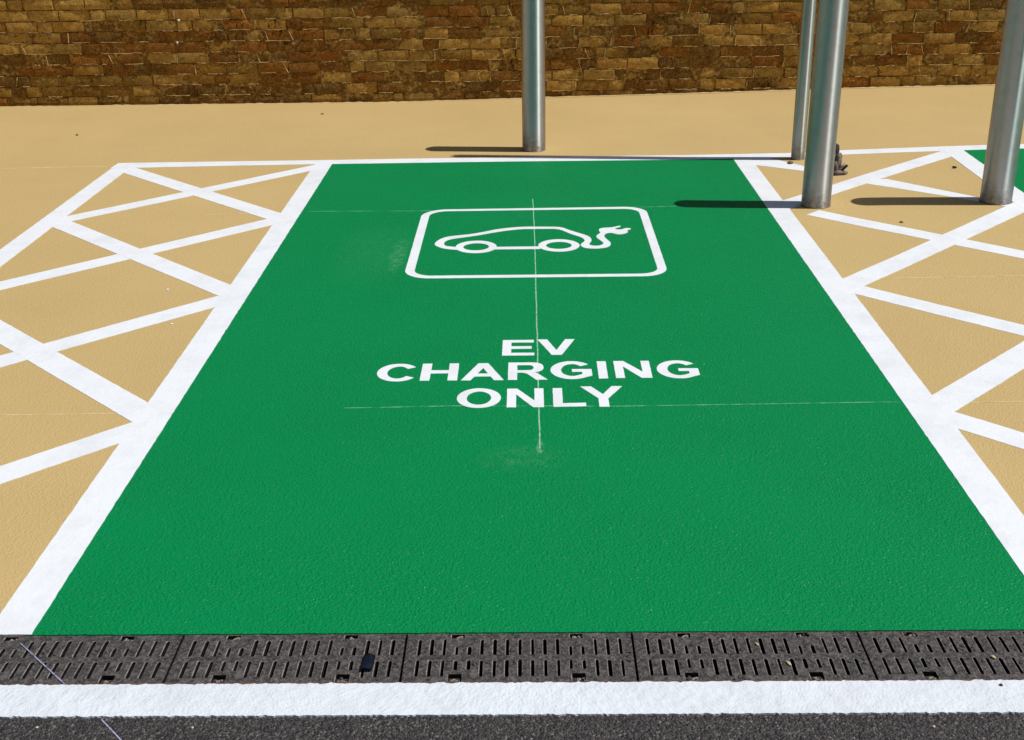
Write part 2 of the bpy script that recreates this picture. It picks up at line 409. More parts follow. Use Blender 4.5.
# ------------------------------------------------------------------ EV symbol
def catmull(pts, n=4):
    out = []; L = len(pts)
    for i in range(L):
        p0, p1, p2, p3 = (Vector(pts[(i+j-1) % L]) for j in range(4))
        for k in range(n):
            t = k/n
            out.append(tuple(.5*((2*p1) + (p2-p0)*t + (2*p0-5*p1+4*p2-p3)*t*t + (3*p1-p0-3*p2+p3)*t**3)))
    return out
def arc(cx, cy, a, b, t0, t1, n=24, e=1.0):
    o = []
    for i in range(n+1):
        t = R(t0+(t1-t0)*i/n); c_, s_ = math.cos(t), math.sin(t)
        o.append((cx+a*math.copysign(abs(c_)**e, c_), cy+b*math.copysign(abs(s_)**e, s_)))
    return o
def rrect(x0, y0, x1, y1, r, n=8):
    return arc(x1-r, y1-r, r, r, 0, 90, n) + arc(x0+r, y1-r, r, r, 90, 180, n) + arc(x0+r, y0+r, r, r, 180, 270, n) + arc(x1-r, y0+r, r, r, 270, 360, n)
sym = tag(empty('charging_symbol', (0, 0, 0)), 'white painted outline of a car with plug tail in a rounded frame', 'road marking')
K = dict(thick=.0014, step=.012, amp=.0009)
outer = rrect(-.570, 2.634, .578, 3.783, .115)
outer = [(x-.0*y, y-(.030*max(0, (-x-.35)/.22) if y > 3.5 else 0)) for x, y in outer]
inner = rrect(-.529, 2.671, .538, 3.744, .080)
inner = [(x, y-(.022*max(0, (-x-.35)/.22) if y > 3.5 else 0)) for x, y in inner]
sheet('frame', [outer, inner], .0018, W, sym, **K)
body = [(-.350, 3.052), (-.414, 3.071), (-.455, 3.112), (-.468, 3.157), (-.449, 3.224), (-.407, 3.273), (-.316, 3.305), (-.251, 3.340), (-.186, 3.385), (-.120, 3.413), (-.053, 3.428), (.014, 3.427),
        (.060, 3.424), (.129, 3.415), (.180, 3.352), (.243, 3.278), (.267, 3.233), (.270, 3.176), (.257, 3.124), (.273, 3.097), (.305, 3.099), (.324, 3.129), (.319, 3.163), (.299, 3.222), (.299, 3.262), (.320, 3.312),
        (.315, 3.343), (.322, 3.384), (.352, 3.398), (.382, 3.402), (.417, 3.428), (.424, 3.412), (.396, 3.384), (.402, 3.366), (.425, 3.364), (.447, 3.386), (.470, 3.381), (.467, 3.362), (.452, 3.346), (.452, 3.314), (.427, 3.285), (.400, 3.281), (.376, 3.304), (.351, 3.300), (.336, 3.265),
        (.339, 3.219), (.357, 3.150), (.354, 3.102), (.332, 3.065), (.283, 3.049), (.236, 3.062), (.217, 3.098), (.221, 3.133), (.236, 3.166), (.237, 3.199), (.222, 3.240), (.178, 3.294), (.121, 3.376), (.048, 3.388),
        (-.019, 3.387), (-.053, 3.387), (-.119, 3.369), (-.185, 3.338), (-.250, 3.298), (-.314, 3.265), (-.392, 3.228), (-.419, 3.192), (-.424, 3.150), (-.408, 3.113), (-.350, 3.090)]
sheet('car_outline', [catmull(body, 3)], .0018, W, sym, thick=.0014, step=.03, amp=.0007)
for cx, cy in ((-.271, 3.096), (.115, 3.106)):
    sheet('wheel', [arc(cx, cy, .096, .100, 0, 360, 40)[:-1], arc(cx, cy, .060, .057, 0, 360, 32)[:-1]], .0021, W, sym, thick=.0022, step=.02, amp=.0007)
sheet('sill_line', [rect(-.183, 3.053, .027, 3.094)], .0015, W, sym, thick=.0014, step=.012, amp=.0009)

# ------------------------------------------------------------------ lettering EV / CHARGING / ONLY
txt = tag(empty('painted_lettering', (0, 0, 0)), 'white capital words EV CHARGING ONLY painted in three rows on the green bay', 'road marking')
def letter(loops): sheet('letter', loops, .0018, W, txt, thick=.0014, step=.010, amp=.0008)
def st(x, y, wd, pts): return [(x+a*wd, y+b*.156) for a, b in pts]
# EV
letter([st(-.126, 1.730, .117, [(0, 0), (1.0, 0), (1.0, .17), (.28, .17), (.28, .42), (.92, .42), (.92, .59), (.28, .59), (.28, .83), (.99, .83), (.99, 1), (0, 1)])])
letter([[(.004, 1.889), (.040, 1.889), (.0725, 1.780), (.108, 1.890), (.143, 1.890), (.0905, 1.733), (.0545, 1.733)]])
# CHARGING
def ring_c(cx, cy, a, b, ai, bi, t0, t1):
    return arc(cx, cy, a, b, t0, t1, 34) + arc(cx+.001, cy, ai, bi, t1-1, t0+1, 28)
letter([ring_c(-.490, 1.579, .0735, .081, .0385, .0545, 36, 324)])
letter([st(-.408, 1.503, .130, [(0, 0), (.26, 0), (.26, .41), (.74, .41), (.74, 0), (1, 0), (1, 1), (.74, 1), (.74, .60), (.26, .60), (.26, 1), (0, 1)])])
letter([[(-.265, 1.502), (-.233, 1.502), (-.219, 1.536), (-.163, 1.536), (-.149, 1.502), (-.116, 1.502), (-.174, 1.658), (-.209, 1.658)], [(-.210, 1.563), (-.1725, 1.563), (-.1905, 1.614)]])
letter([[(-.102, 1.503), (-.070, 1.503), (-.070, 1.568), (-.052, 1.568), (-.036, 1.559), (-.004, 1.503), (.036, 1.503), (.003, 1.558), (-.008, 1.571)]
        + arc(-.022, 1.6165, .045, .0455, -60, 90, 12, .85) + [(-.102, 1.662)],
        [(-.070, 1.590), (-.030, 1.590)] + arc(-.028, 1.613, .016, .023, -70, 80, 8) + [(-.034, 1.637), (-.070, 1.637)]])
def G(x, y):
    return arc(x+.075, y, .0750, .0825, 38, 308, 32) + [(x+.145, y-.052), (x+.145, y+.008), (x+.075, y+.008), (x+.075, y-.017), (x+.111, y-.017), (x+.111, y-.038)] + arc(x+.076, y, .039, .055, -48-15, -320, 26)[0:]
letter([G(.047, 1.588)])
letter([rect(.2135, 1.509, .2455, 1.667)])
letter([[(.273, 1.512), (.304, 1.512), (.304, 1.616), (.362, 1.512), (.399, 1.512), (.400, 1.668), (.3695, 1.668), (.3695, 1.567), (.308, 1.668), (.273, 1.668)]])
letter([G(.421, 1.587)])
# ONLY
letter([arc(-.197, 1.351, .0735, .0815, 0, 360, 44)[:-1], arc(-.197, 1.350, .0410, .0545, 0, 360, 36)[:-1]])
letter([[(-.103, 1.272), (-.072, 1.272), (-.072, 1.378), (-.016, 1.272), (.020, 1.272), (.020, 1.428), (-.011, 1.428), (-.011, 1.326), (-.070, 1.427), (-.103, 1.427)]])
letter([[(.051, 1.273), (.159, 1.276), (.159, 1.305), (.083, 1.302), (.083, 1.428), (.051, 1.428)]])
letter([[(.202, 1.271), (.235, 1.271), (.235, 1.340), (.288, 1.441), (.252, 1.441), (.219, 1.374), (.182, 1.441), (.145, 1.441), (.202, 1.340)]])

# ------------------------------------------------------------------ snapped chalk lines
def strip(name, pts, wd, top, mat, label, amp=.0015, drape=True):
    P = resample([Vector(p) for p in pts], .04, False)
    L_, R_ = [], []
    SEED[0] += 3
    for i, p in enumerate(P):
        d = (P[min(i+1, len(P)-1)]-P[max(i-1, 0)]).normalized(); n_ = Vector((-d.y, d.x))
        q = p + n_*amp*noise.noise(Vector((p.x*9, p.y*9, SEED[0])))
        L_.append(q+n_*wd/2); R_.append(q-n_*wd/2)
    bm = bmesh.new()
    zz = lambda p: (g(p.x, p.y) if drape else 0)+top
    a = [bm.verts.new((p.x, p.y, zz(p))) for p in L_]; b = [bm.verts.new((p.x, p.y, zz(p))) for p in R_]
    a2 = [bm.verts.new((p.x, p.y, zz(p)-.001)) for p in L_]; b2 = [bm.verts.new((p.x, p.y, zz(p)-.001)) for p in R_]
    for i in range(len(P)-1):
        bm.faces.new((a[i], b[i], b[i+1], a[i+1])); bm.faces.new((a2[i], a[i], a[i+1], a2[i+1])); bm.faces.new((b[i], b2[i], b2[i+1], b[i+1]))
    bmesh.ops.recalc_face_normals(bm, faces=bm.faces[:])
    if sum(f.normal.z for f in bm.faces) < 0: bmesh.ops.reverse_faces(bm, faces=bm.faces[:])
    return tag(from_bm(name, bm, mat), label, 'chalk line', 'thin snapped chalk lines')
ch1 = m_chalk('chalk_on_green', (.06, .30, .13), (.34, .55, .40), .30, .62, 40)
ch2 = m_chalk('faint_chalk_on_green', (.004, .22, .07), (.19, .45, .27), .40, .64, 14)
ch3 = m_chalk('chalk_on_tan', (.52, .37, .165), (.66, .54, .34), .35, .65, 20)
ch4 = m_chalk('blue_chalk', (.12, .12, .15), (.34, .34, .48), .35, .55, 80)
strip('chalk_line', [(-.002, 3.965), (.003, 3.2), (.003, 2.0), (.003, 1.2), (.003, .965)], .0046, .0013, ch1, 'thin pale chalk line down the middle of the green bay through symbol and words')
strip('chalk_line', [(-1.195, 3.762), (-.61, 3.748), (.55, 3.777), (.74, 3.789)], .007, .0012, ch2, 'thin faint chalk line crossing the green bay level with the top of the frame')
strip('chalk_line', [(-.64, 1.279), (-.29, 1.290), (.27, 1.276), (1.10, 1.291), (1.19, 1.291)], .0055, .0012, ch2, 'thin faint chalk line crossing the green bay just under the word ONLY')
strip('chalk_line', [(-2.3, 1.240), (-1.768, 1.245), (-1.374, 1.253)], .006, .0007, ch3, 'faint pale line across the tan ground on the near left, meeting the long white line')
strip('chalk_line', [(1.42, 1.284), (1.62, 1.288), (2.2, 1.29)], .006, .0007, ch3, 'faint pale line across the tan ground at the right, level with the word ONLY')
strip('chalk_line', [(1.431, 2.575), (2.071, 2.571), (2.3, 2.57)], .008, .0007, ch3, 'faint pale line crossing the right hatched strip halfway up')
strip('chalk_line', [(-1.740, 3.705), (-1.60, 3.735), (-1.472, 3.740)], .010, .0007, ch3, 'short faint pale line inside the upper diamond of the left hatched strip')
strip('chalk_line', [(-3.3, 4.80), (-3.069, 4.822), (-2.56, 4.847)], .014, .0007, ch3, 'faint pale streak on tan ground left of the outer corner of the left hatching')
strip('chalk_line', [(-1.212, -.034), (-1.055, -.188)], .0028, .0014, ch4, 'short bluish line slanting across the leftmost drain grate', drape=False)
strip('chalk_line', [(-.935, -.309), (-.860, -.390), (-.70, -.57)], .0032, .0012, ch4, 'short bluish line slanting across the asphalt at the bottom left', drape=False)

# ------------------------------------------------------------------ drain grates
GL, GW = .5225, .188       # length incl. joint, width
def slot_loop(x, y0, y1, w_=.0085):
    h = w_/2
    return [(x-h, y0+h*.6), (x-h*.5, y0), (x+h*.5, y0), (x+h, y0+h*.6), (x+h, y1-h*.6), (x+h*.5, y1), (x-h*.5, y1), (x-h, y1-h*.6)]
def grate_mesh(variant):
    random.seed(50+variant)
    L = GL-.0055
    outer_ = [(0, -GW), (L, -GW), (L, -.0005), (0, -.0005)]
    outer_ = [tuple(p) for p in resample([Vector(p) for p in outer_], .02)]
    loops = [outer_]
    for k in range(17):
        x = .030+.0288*k
        short = k in (3, 4, 12, 13)
        if False: continue
        e = lambda: random.uniform(-.0012, .0012)
        loops.append(slot_loop(x+e()*.5, (-.087)+e(), (-.053 if short else -.0245)+e(), random.uniform(.0098, .0128)))
        loops.append(slot_loop(x+e()*.5, (-.141 if short else -.1665)+e(), -.1045+e(), random.uniform(.0098, .0128)))
    for xc in (.117, .391):
        loops.append(rect(xc-.017, -.024, xc+.017, -.0045))
        loops.append(rect(xc-.017, -.1835, xc+.017, -.156+.002))
    ls = [[Vector(q) for q in lp] for lp in loops]
    vs, es = [], []
    for lp in ls:
        o = len(vs); vs += lp; es += [(o+i, o+(i+1) % len(lp)) for i in range(len(lp))]
    # rows of points along the ribs so that the plate can be dished
    for j in (-.0925, -.0955, -.0985):
        for i in range(1, 60): vs.append(Vector((L*i/60, j)))
    r = geometry.delaunay_2d_cdt(vs, es, [], 0, 1e-7)
    bm = bmesh.new()
    def zt(p):
        z = -.0012 + .0016*noise.noise(Vector((p.x*22, p.y*40, variant))) + .0008*noise.noise(Vector((p.x*120, p.y*120, variant+4)))
        if abs(p.y+.0955) < .001: z += .0016
        if p.x < .001 or p.x > L-.001 or p.y > -.001 or p.y < -GW+.001: z -= .0012
        return z
    T = [bm.verts.new((p.x, p.y, zt(p))) for p in r[0]]
    keep = []
    for f in r[2]:
        V = r[0]; cpt = (V[f[0]]+V[f[1]]+V[f[2]])/3
        if inside(cpt, ls):
            a = (V[f[1]]-V[f[0]]).cross(V[f[2]]-V[f[0]])
            keep.append(bm.faces.new([T[i] for i in (f if a > 0 else f[::-1])]))
    be = [e for e in bm.edges if len(e.link_faces) == 1]
    # bevelled lip, then the slot walls
    cen = {}
    cents = []
    for lp in ls[1:]:
        xs_ = [p.x for p in lp]; ys_ = [p.y for p in lp]
        cents.append(((min(xs_)+max(xs_))/2, (min(ys_)+max(ys_))/2, min(xs_)-1e-4, max(xs_)+1e-4, min(ys_)-1e-4, max(ys_)+1e-4))
    ret = bmesh.ops.extrude_edge_only(bm, edges=be)
    for f in ret['geom']:
        if isinstance(f, bmesh.types.BMFace): f.material_index = 2
    for v in [v for v in ret['geom'] if isinstance(v, bmesh.types.BMVert)]:
        for c_ in cents:
            if c_[2] < v.co.x < c_[3] and c_[4] < v.co.y < c_[5]:
                v.co.x += math.copysign(min(.0019, abs(c_[0]-v.co.x)*.45), c_[0]-v.co.x); v.co.y += math.copysign(.0006, c_[1]-v.co.y); v.co.z -= .0012; break
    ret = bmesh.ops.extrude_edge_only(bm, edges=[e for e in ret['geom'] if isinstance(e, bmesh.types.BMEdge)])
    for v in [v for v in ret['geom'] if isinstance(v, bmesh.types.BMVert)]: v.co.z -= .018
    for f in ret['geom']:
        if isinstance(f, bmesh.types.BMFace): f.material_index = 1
    bmesh.ops.recalc_face_normals(bm, faces=bm.faces[:])
    if sum(f.normal.z for f in keep) < 0: bmesh.ops.reverse_faces(bm, faces=bm.faces[:])
    for v in [v for v in bm.verts if not v.link_faces]: bm.verts.remove(v)
    for k in range(17):       # cast pips between the slots, worn to uneven lumps
        for yy in (-.068, -.118):
            if random.random() < .8:
                for q in range(random.randint(1, 3)):
                    blob(bm, (.0445+.0288*k+random.uniform(-.004, .004), yy+random.uniform(-.012, .012), -.0006), random.uniform(.0030, .0055), k+yy+q, .7, 1)
    for q in range(26):
        blob(bm, (random.uniform(.01, L-.01), random.choice((-.012, -.018, -.178, -.172))+random.uniform(-.004, .004), -.0012), random.uniform(.0020, .0046), q*1.7, .5, 1)
    me = bpy.data.meshes.new('grate_plate'); bm.to_mesh(me); bm.free(); me.materials.append(MAT['grate']); me.materials.append(MAT['slot_wall']); me.materials.append(MAT['lit_lip'])
    return me
def boxbm(bm, x0, y0, z0, x1, y1, z1):
    r = bmesh.ops.create_cube(bm, size=1)
    for v in r['verts']:
        v.co = Vector((x0+(x1-x0)*(v.co.x+.5), y0+(y1-y0)*(v.co.y+.5), z0+(z1-z0)*(v.co.z+.5)))
    return r['verts']
bm = bmesh.new()
for s in (-1, 1):
    boxbm(bm, -.0155, -.008, -.016, .0155, .008, -.010)
bmesh.ops.bevel(bm, geom=bm.edges[:], offset=.001, segments=1, affect='EDGES')
clip_me = bpy.data.meshes.new('clip'); bm.to_mesh(clip_me); bm.free(); clip_me.materials.append(MAT['grate'])
def blob(bm, loc, r, seed, flat=.6, sub=2):
    ret = bmesh.ops.create_icosphere(bm, subdivisions=sub, radius=1)
    for v in ret['verts']:
        d = v.co.normalized(); k = 1+.45*noise.noise(d*1.6+Vector((seed, 0, 0)))
        v.co = Vector((d.x*r*k, d.y*r*k, d.z*r*k*flat)) + Vector(loc)
def grit_mesh(seed):
    bm = bmesh.new(); random.seed(seed)
    for i in range(9): blob(bm, (random.uniform(-.007, .013), random.uniform(-.006, .005), -.010+random.uniform(0, .0035)), random.uniform(.0012, .0042), seed+i, .6, 1)
    me = bpy.data.meshes.new('grit'); bm.to_mesh(me); bm.free(); me.materials.append(MAT['packed']); return me
gritm = [grit_mesh(q) for q in (3, 8, 21, 34, 55)]
gm = [grate_mesh(i) for i in range(5)]
labels = ['slotted dark drain grate well beyond the left edge, outermost on that side', 'slotted dark drain grate just beyond the left edge of the row',
          'leftmost slotted grate in view, crossed by a bluish chalk line', 'second slotted grate from the left, ending in the scrap of navy plastic',
          'middle slotted grate straight below the words EV CHARGING ONLY', 'slotted grate just right of the middle one, flecked with yellow',
          'rightmost slotted grate in view, with a pale seed husk on it', 'slotted dark drain grate just beyond the right edge of the row',
          'slotted dark drain grate well beyond the right edge, outermost on that side']
for i in range(-4, 5):
    x0 = -.317+GL*i + .0028
    k = i+4
    if i == 4: pass
    t = empty('drain_grate', (x0, 0, 0)); idx = i+2+0
    tag(t, None, 'drain grate', 'slotted drain grates in the channel')
    # in view: i = -2 .. 2
    t['label'] = {-4: labels[0], -3: labels[1], -2: labels[2], -1: labels[3], 0: labels[4], 1: labels[5], 2: labels[6], 3: labels[7], 4: labels[8]}[i]
    link('plate', gm[k % 5], None, t)
    for j, xc in enumerate((.117, .391)):
        for yc in (-.0145, -.168):
            c_ = link('clip', clip_me, None, t); c_.location = (xc, yc, 0)
            gq = link('packed_grit', random.choice(gritm), None, t); gq.location = (xc+random.uniform(-.004, .004), yc+(.0 if yc > -.1 else -.006), .002)
            gq['kind'] = 'stuff'

# ------------------------------------------------------------------ bollards and post
def tube_obj(name, rings, mat, parent, seg=64):
    bm = bmesh.new(); prev = None
    for z, r in rings:
        cur = [bm.verts.new((r*math.cos(2*math.pi*i/seg), r*math.sin(2*math.pi*i/seg), z)) for i in range(seg)] if r > 1e-5 else [bm.verts.new((0, 0, z))]
        if prev:
            if len(cur) == 1:
                for i in range(seg): bm.faces.new((prev[i], prev[(i+1) % seg], cur[0]))
            else:
                for i in range(seg): bm.faces.new((prev[i], prev[(i+1) % seg], cur[(i+1) % seg], cur[i]))
        prev = cur
    return from_bm(name, bm, mat, parent, True)
def bollard(x, y, r, h, label, group, mat, name='bollard', cat='bollard', lean=(0, 0), z0=None):
    z = g(x, y) if z0 is None else z0
    t = empty(name, (x, y, z)); t.rotation_euler = (R(lean[1]), R(lean[0]), 0)
    tag(t, label, cat, group)
    dome = .012
    tube_obj('shaft', [(-.06, r), (.004, r), (h*.25, r), (h*.5, r), (h*.75, r), (h-dome-.004, r)], mat, t)
    tube_obj('cap', [(h-dome-.004, r+.0006)] + [(h-dome+dome*math.sin(a), (r+.0006)*math.cos(a)**.6) for a in [R(q) for q in (0, 15, 30, 45, 60, 75, 84)]] + [(h, 0)], mat, t)
    # ragged ring of sealant and grit where the tube meets the ground
    bm = bmesh.new(); n = 48
    ra = [bm.verts.new(((r-.003)*math.cos(2*math.pi*i/n), (r-.003)*math.sin(2*math.pi*i/n), .0075)) for i in range(n)]
    rb = []
    for i in range(n):
        a = 2*math.pi*i/n; q = r+.0055+.0035*noise.noise(Vector((math.cos(a)*3, math.sin(a)*3, x)))
        rb.append(bm.verts.new((q*math.cos(a), q*math.sin(a), -.003)))
    for i in range(n): bm.faces.new((ra[i], rb[i], rb[(i+1) % n], ra[(i+1) % n]))
    from_bm('base_seal', bm, MAT['seal'], t, True)
    return t
MAT['seal'] = m_flat('dirty_sealant', (.20, .135, .07), bs=50, var=.4)
GB = 'steel bollards at the head of the bays'
bollard(.012, 5.165, .0715, 1.09, 'steel bollard standing alone in front of the brick wall behind the green bay', GB, MAT['steel'])
bollard(1.452, 3.768, .0735, 1.17, 'steel bollard on the corner of the bay line, hiding the foot of the thin post', GB, MAT['steel'], lean=(.35, 0))
bollard(2.362, 3.745, .0775, 1.14, 'thickest looking steel bollard at the right edge, on the white stripe crossing', GB, MAT['steel'], lean=(.1, 0))
bollard(1.572, 4.81, .0395, 3.60, 'thin tall galvanised post half hidden behind the middle bollard', None, MAT['galv'], name='metal_post', cat='post', lean=(0, 0))

# ------------------------------------------------------------------ clump of cable stubs
def sweep(bm, pts, rad, seg=10, wob=0.0, seed=0):
    P = [Vector(p) for p in pts]; prev = None
    for i, p in enumerate(P):
        d = (P[min(i+1, len(P)-1)]-P[max(0, i-1)]).normalized()
        a = d.orthogonal().normalized(); b = d.cross(a)
        r = rad[i] if isinstance(rad, (list, tuple)) else rad
        cur = []
        for k in range(seg):
            th = 2*math.pi*k/seg; q = r*(1+wob*noise.noise(Vector((math.cos(th)*1.5, math.sin(th)*1.5, seed+i*.6))))
            cur.append(bm.verts.new(p+(a*math.cos(th)+b*math.sin(th))*q))
        if prev:
            for k in range(seg): bm.faces.new((prev[k], prev[(k+1) % seg], cur[(k+1) % seg], cur[k]))
        else: bm.faces.new(cur[::-1])
        prev = cur
    bm.faces.new(prev)
    bmesh.ops.recalc_face_normals(bm, faces=bm.faces[:])
cx, cy = 1.702, 4.42
t = tag(empty('cable_stub', (cx, cy, g(cx, cy))), 'small brown grey clump of cut cable ends on tan ground behind the middle bollard', 'cable')
mc = [m_flat('cable_dark', (.055, .042, .048), .6, 90, .5, .8), m_flat('cable_brown', (.22, .17, .12), .7, 90, .5, .8), m_flat('cable_grey', (.15, .13, .12), .7, 70, .4, .8), m_flat('cable_core', (.42, .36, .27), .6, 90, .3), m_flat('cable_black', (.015, .014, .014), .5, 60, .3)]
def stub(name, pts, rad, m, **k):
    bm = bmesh.new(); sweep(bm, pts, rad, **k); return from_bm(name, bm, m, t, True)
stub('cable', [(-.004, .02, -.01), (-.004, .02, .06), (-.001, .02, .115), (.000, .02, .138), (.000, .02, .146)], [.018, .018, .017, .014, .005], mc[0], wob=.25)
stub('cable', [(-.020, .0, -.01), (-.018, .0, .05), (-.010, .0, .10)], [.010, .010, .007], mc[0], wob=.4, seed=2)
stub('cable', [(-.004, -.012, -.01), (.000, -.013, .04), (.010, -.010, .085), (.010, -.006, .103)], [.015, .012, .010, .005], mc[1], wob=.5, seed=4)
stub('cable', [(.010, -.004, -.01), (.016, -.004, .05), (.018, .0, .09), (.016, .0, .104)], [.011, .010, .009, .004], mc[1], wob=.4, seed=7)
stub('cable', [(-.002, -.024, -.01), (-.004, -.024, .03), (-.010, -.022, .066)], [.012, .010, .008], mc[2], wob=.4, seed=9)
stub('cable', [(.012, -.016, .018), (.028, -.02, .038), (.040, -.024, .056)], [.009, .009, .009], mc[3], wob=.1, seed=12)
stub('cable', [(.018, -.026, .015), (.034, -.029, .034), (.046, -.033, .050)], [.0055, .0055, .0055], mc[4], wob=.1, seed=13)
stub('cable', [(-.024, -.03, .008), (.006, -.032, .011), (.034, -.032, .012), (.050, -.032, .013)], [.014, .014, .010, .006], mc[2], wob=.4, seed=15)

t.scale = (1.2, 1.2, 1.12)
# ------------------------------------------------------------------ brick wall
WY = 6.88; CP = .0785; BL = .230
wall = tag(empty('brick_wall', (0, WY, 0)), 'old brown and buff brick wall with smeared mortar along the back of the tan yard', 'wall')
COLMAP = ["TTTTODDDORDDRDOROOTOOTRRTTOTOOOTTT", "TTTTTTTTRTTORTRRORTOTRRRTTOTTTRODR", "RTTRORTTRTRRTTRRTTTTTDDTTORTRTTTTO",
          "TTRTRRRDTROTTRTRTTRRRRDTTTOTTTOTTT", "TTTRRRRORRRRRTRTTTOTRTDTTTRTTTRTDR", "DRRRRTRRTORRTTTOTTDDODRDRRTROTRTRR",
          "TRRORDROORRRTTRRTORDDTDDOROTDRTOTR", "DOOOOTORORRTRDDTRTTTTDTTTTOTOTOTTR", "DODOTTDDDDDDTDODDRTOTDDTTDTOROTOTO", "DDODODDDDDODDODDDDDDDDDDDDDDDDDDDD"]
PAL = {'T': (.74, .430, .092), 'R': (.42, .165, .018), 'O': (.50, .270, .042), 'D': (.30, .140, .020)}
random.seed(11)
def brick_mesh(L, Hh, seed):
    nx, nz = (5, 3) if L > .15 else (4, 3)
    rs = random.Random(seed)
    bm = bmesh.new(); V = {}
    for i in range(nx):
        for j in range(nz):
            u = i/(nx-1); v = j/(nz-1)
            x = (u-.5)*L; z = (v-.5)*Hh
            e = (i in (0, nx-1)) or (j in (0, nz-1))
            y = -rs.uniform(0, .0035) if not e else rs.uniform(.0, .004)
            if (i in (0, nx-1)) and (j in (0, nz-1)): y += rs.uniform(.001, .006)
            if e: x += rs.uniform(-.0022, .0022) if i in (0, nx-1) else 0; z += rs.uniform(-.002, .002) if j in (0, nz-1) else 0
            V[i, j] = bm.verts.new((x, y, z))
    for i in range(nx-1):
        for j in range(nz-1):
            a, b, c_, d = V[i, j], V[i+1, j], V[i+1, j+1], V[i, j+1]
            bm.faces.new((a, b, c_)); bm.faces.new((a, c_, d))
    be = [e for e in bm.edges if len(e.link_faces) == 1]
    ret = bmesh.ops.extrude_edge_only(bm, edges=be)
    for v in [v for v in ret['geom'] if isinstance(v, bmesh.types.BMVert)]: v.co.y = .03
    bmesh.ops.recalc_face_normals(bm, faces=bm.faces[:])
    ff = [f for f in bm.faces if abs(f.normal.y) > .5]
    if sum(f.normal.y for f in ff) > 0: bmesh.ops.reverse_faces(bm, faces=bm.faces[:])
    for e in be: e.smooth = False
    for e in bm.edges:
        if e.is_valid and any(v.co.y > .02 for v in e.verts): e.smooth = False
    for f in bm.faces: f.smooth = True
    me = bpy.data.meshes.new('brick'); bm.to_mesh(me); bm.free(); me.materials.append(MAT['brick']); return me
HB = CP-.0085
stret = [brick_mesh(BL-.009, HB, 100+i) for i in range(14)]
head = [brick_mesh(.113-.009, HB, 200+i) for i in range(6)]
lays = []
course_bottom = lambda k: -.012+CP*k
for k in range(0, 28):
    x = -9.0 - random.uniform(0, BL)
    while x < 9.2:
        hd = random.random() < .20
        L = .113 if hd else BL
        lays.append((k, x+L/2, hd)); x += L
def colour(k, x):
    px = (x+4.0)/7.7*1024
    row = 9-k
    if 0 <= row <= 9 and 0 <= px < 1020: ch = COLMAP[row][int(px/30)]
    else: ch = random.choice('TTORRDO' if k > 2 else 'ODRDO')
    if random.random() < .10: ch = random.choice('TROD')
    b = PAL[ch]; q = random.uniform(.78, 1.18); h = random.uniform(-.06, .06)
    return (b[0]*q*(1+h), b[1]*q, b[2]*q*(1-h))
vis = [l for l in lays if -4.15 < l[1] < 3.85 and l[0] < 10]
prio = sorted(vis, key=lambda l: (0 if 1 <= l[0] <= 8 else (1 if (l[0] == 0 and l[1] < .3) else 2 if l[0] == 9 else 3), l[1]))
single = set(prio[:300])
rest = bmesh.new(); lay = rest.loops.layers.float_color.new('tint')
for l in lays:
    k, x, hd = l
    me = random.choice(head if hd else stret)
    y = random.uniform(-.0045, .0065); 
    if random.random() < .12: y += .007
    rot = (R(random.gauss(0, .9)), 0, R(random.gauss(.3, 2.2)))
    if random.random() < .35: rx = math.pi
    zc = course_bottom(k)+CP/2+random.uniform(-.0012, .0012)
    zc += .0025*noise.noise(Vector((x*.8, k*3.1, 0)))
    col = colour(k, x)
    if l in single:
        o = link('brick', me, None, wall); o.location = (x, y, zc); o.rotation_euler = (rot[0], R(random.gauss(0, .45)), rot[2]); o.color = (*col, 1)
    else:
        mt = Matrix.Translation((x, y, zc)) @ Matrix.Rotation(rot[2], 4, 'Z') @ Matrix.Rotation(rot[0], 4, 'X')
        vm = [rest.verts.new(mt @ v.co) for v in me.vertices]
        for p in me.polygons:
            f = rest.faces.new([vm[i] for i in p.vertices]); f.smooth = False
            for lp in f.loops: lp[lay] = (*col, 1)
o = from_bm('bricks', rest, MAT['brick_a'], wall); o['kind'] = 'stuff'
# mortar: a rough sheet behind the brick faces, standing proud here and there
bm = bmesh.new()
def mortar_patch(xa, xb, za, zb, s):
    nx, nz = int((xb-xa)/s), int((zb-za)/s)
    vv = [[None]*(nz+1) for _ in range(nx+1)]
    for i in range(nx+1):
        for j in range(nz+1):
            x = xa+(xb-xa)*i/nx; z = za+(zb-za)*j/nz
            y = .0095 + .0075*noise.noise(Vector((x*14, z*30, 2))) + .004*noise.noise(Vector((x*60, z*60, 5)))
            vv[i][j] = bm.verts.new((x, max(-.004, y), z))
    for i in range(nx):
        for j in range(nz):
            f = bm.faces.new((vv[i][j], vv[i+1][j], vv[i+1][j+1], vv[i][j+1])); f.smooth = True
mortar_patch(-4.2, 3.9, -.05, .86, .011)
for a in ((-9, -4.2, -.05, 2.18), (3.9, 9, -.05, 2.18), (-4.2, 3.9, .86, 2.18)): mortar_patch(*a, .08)
boxbm(bm, -9, .03, -.1, 9, .33, 2.18)
from_bm('mortar', bm, MAT['mortar'], wall)
bm = bmesh.new(); x = -9
while x < 9:
    boxbm(bm, x, -.03, 2.185, x+.32, .36, 2.26); x += .326
cop = from_bm('coping', bm, m_flat('coping_stone', (.33, .28, .20), bs=20), wall); cop['kind'] = 'stuff'
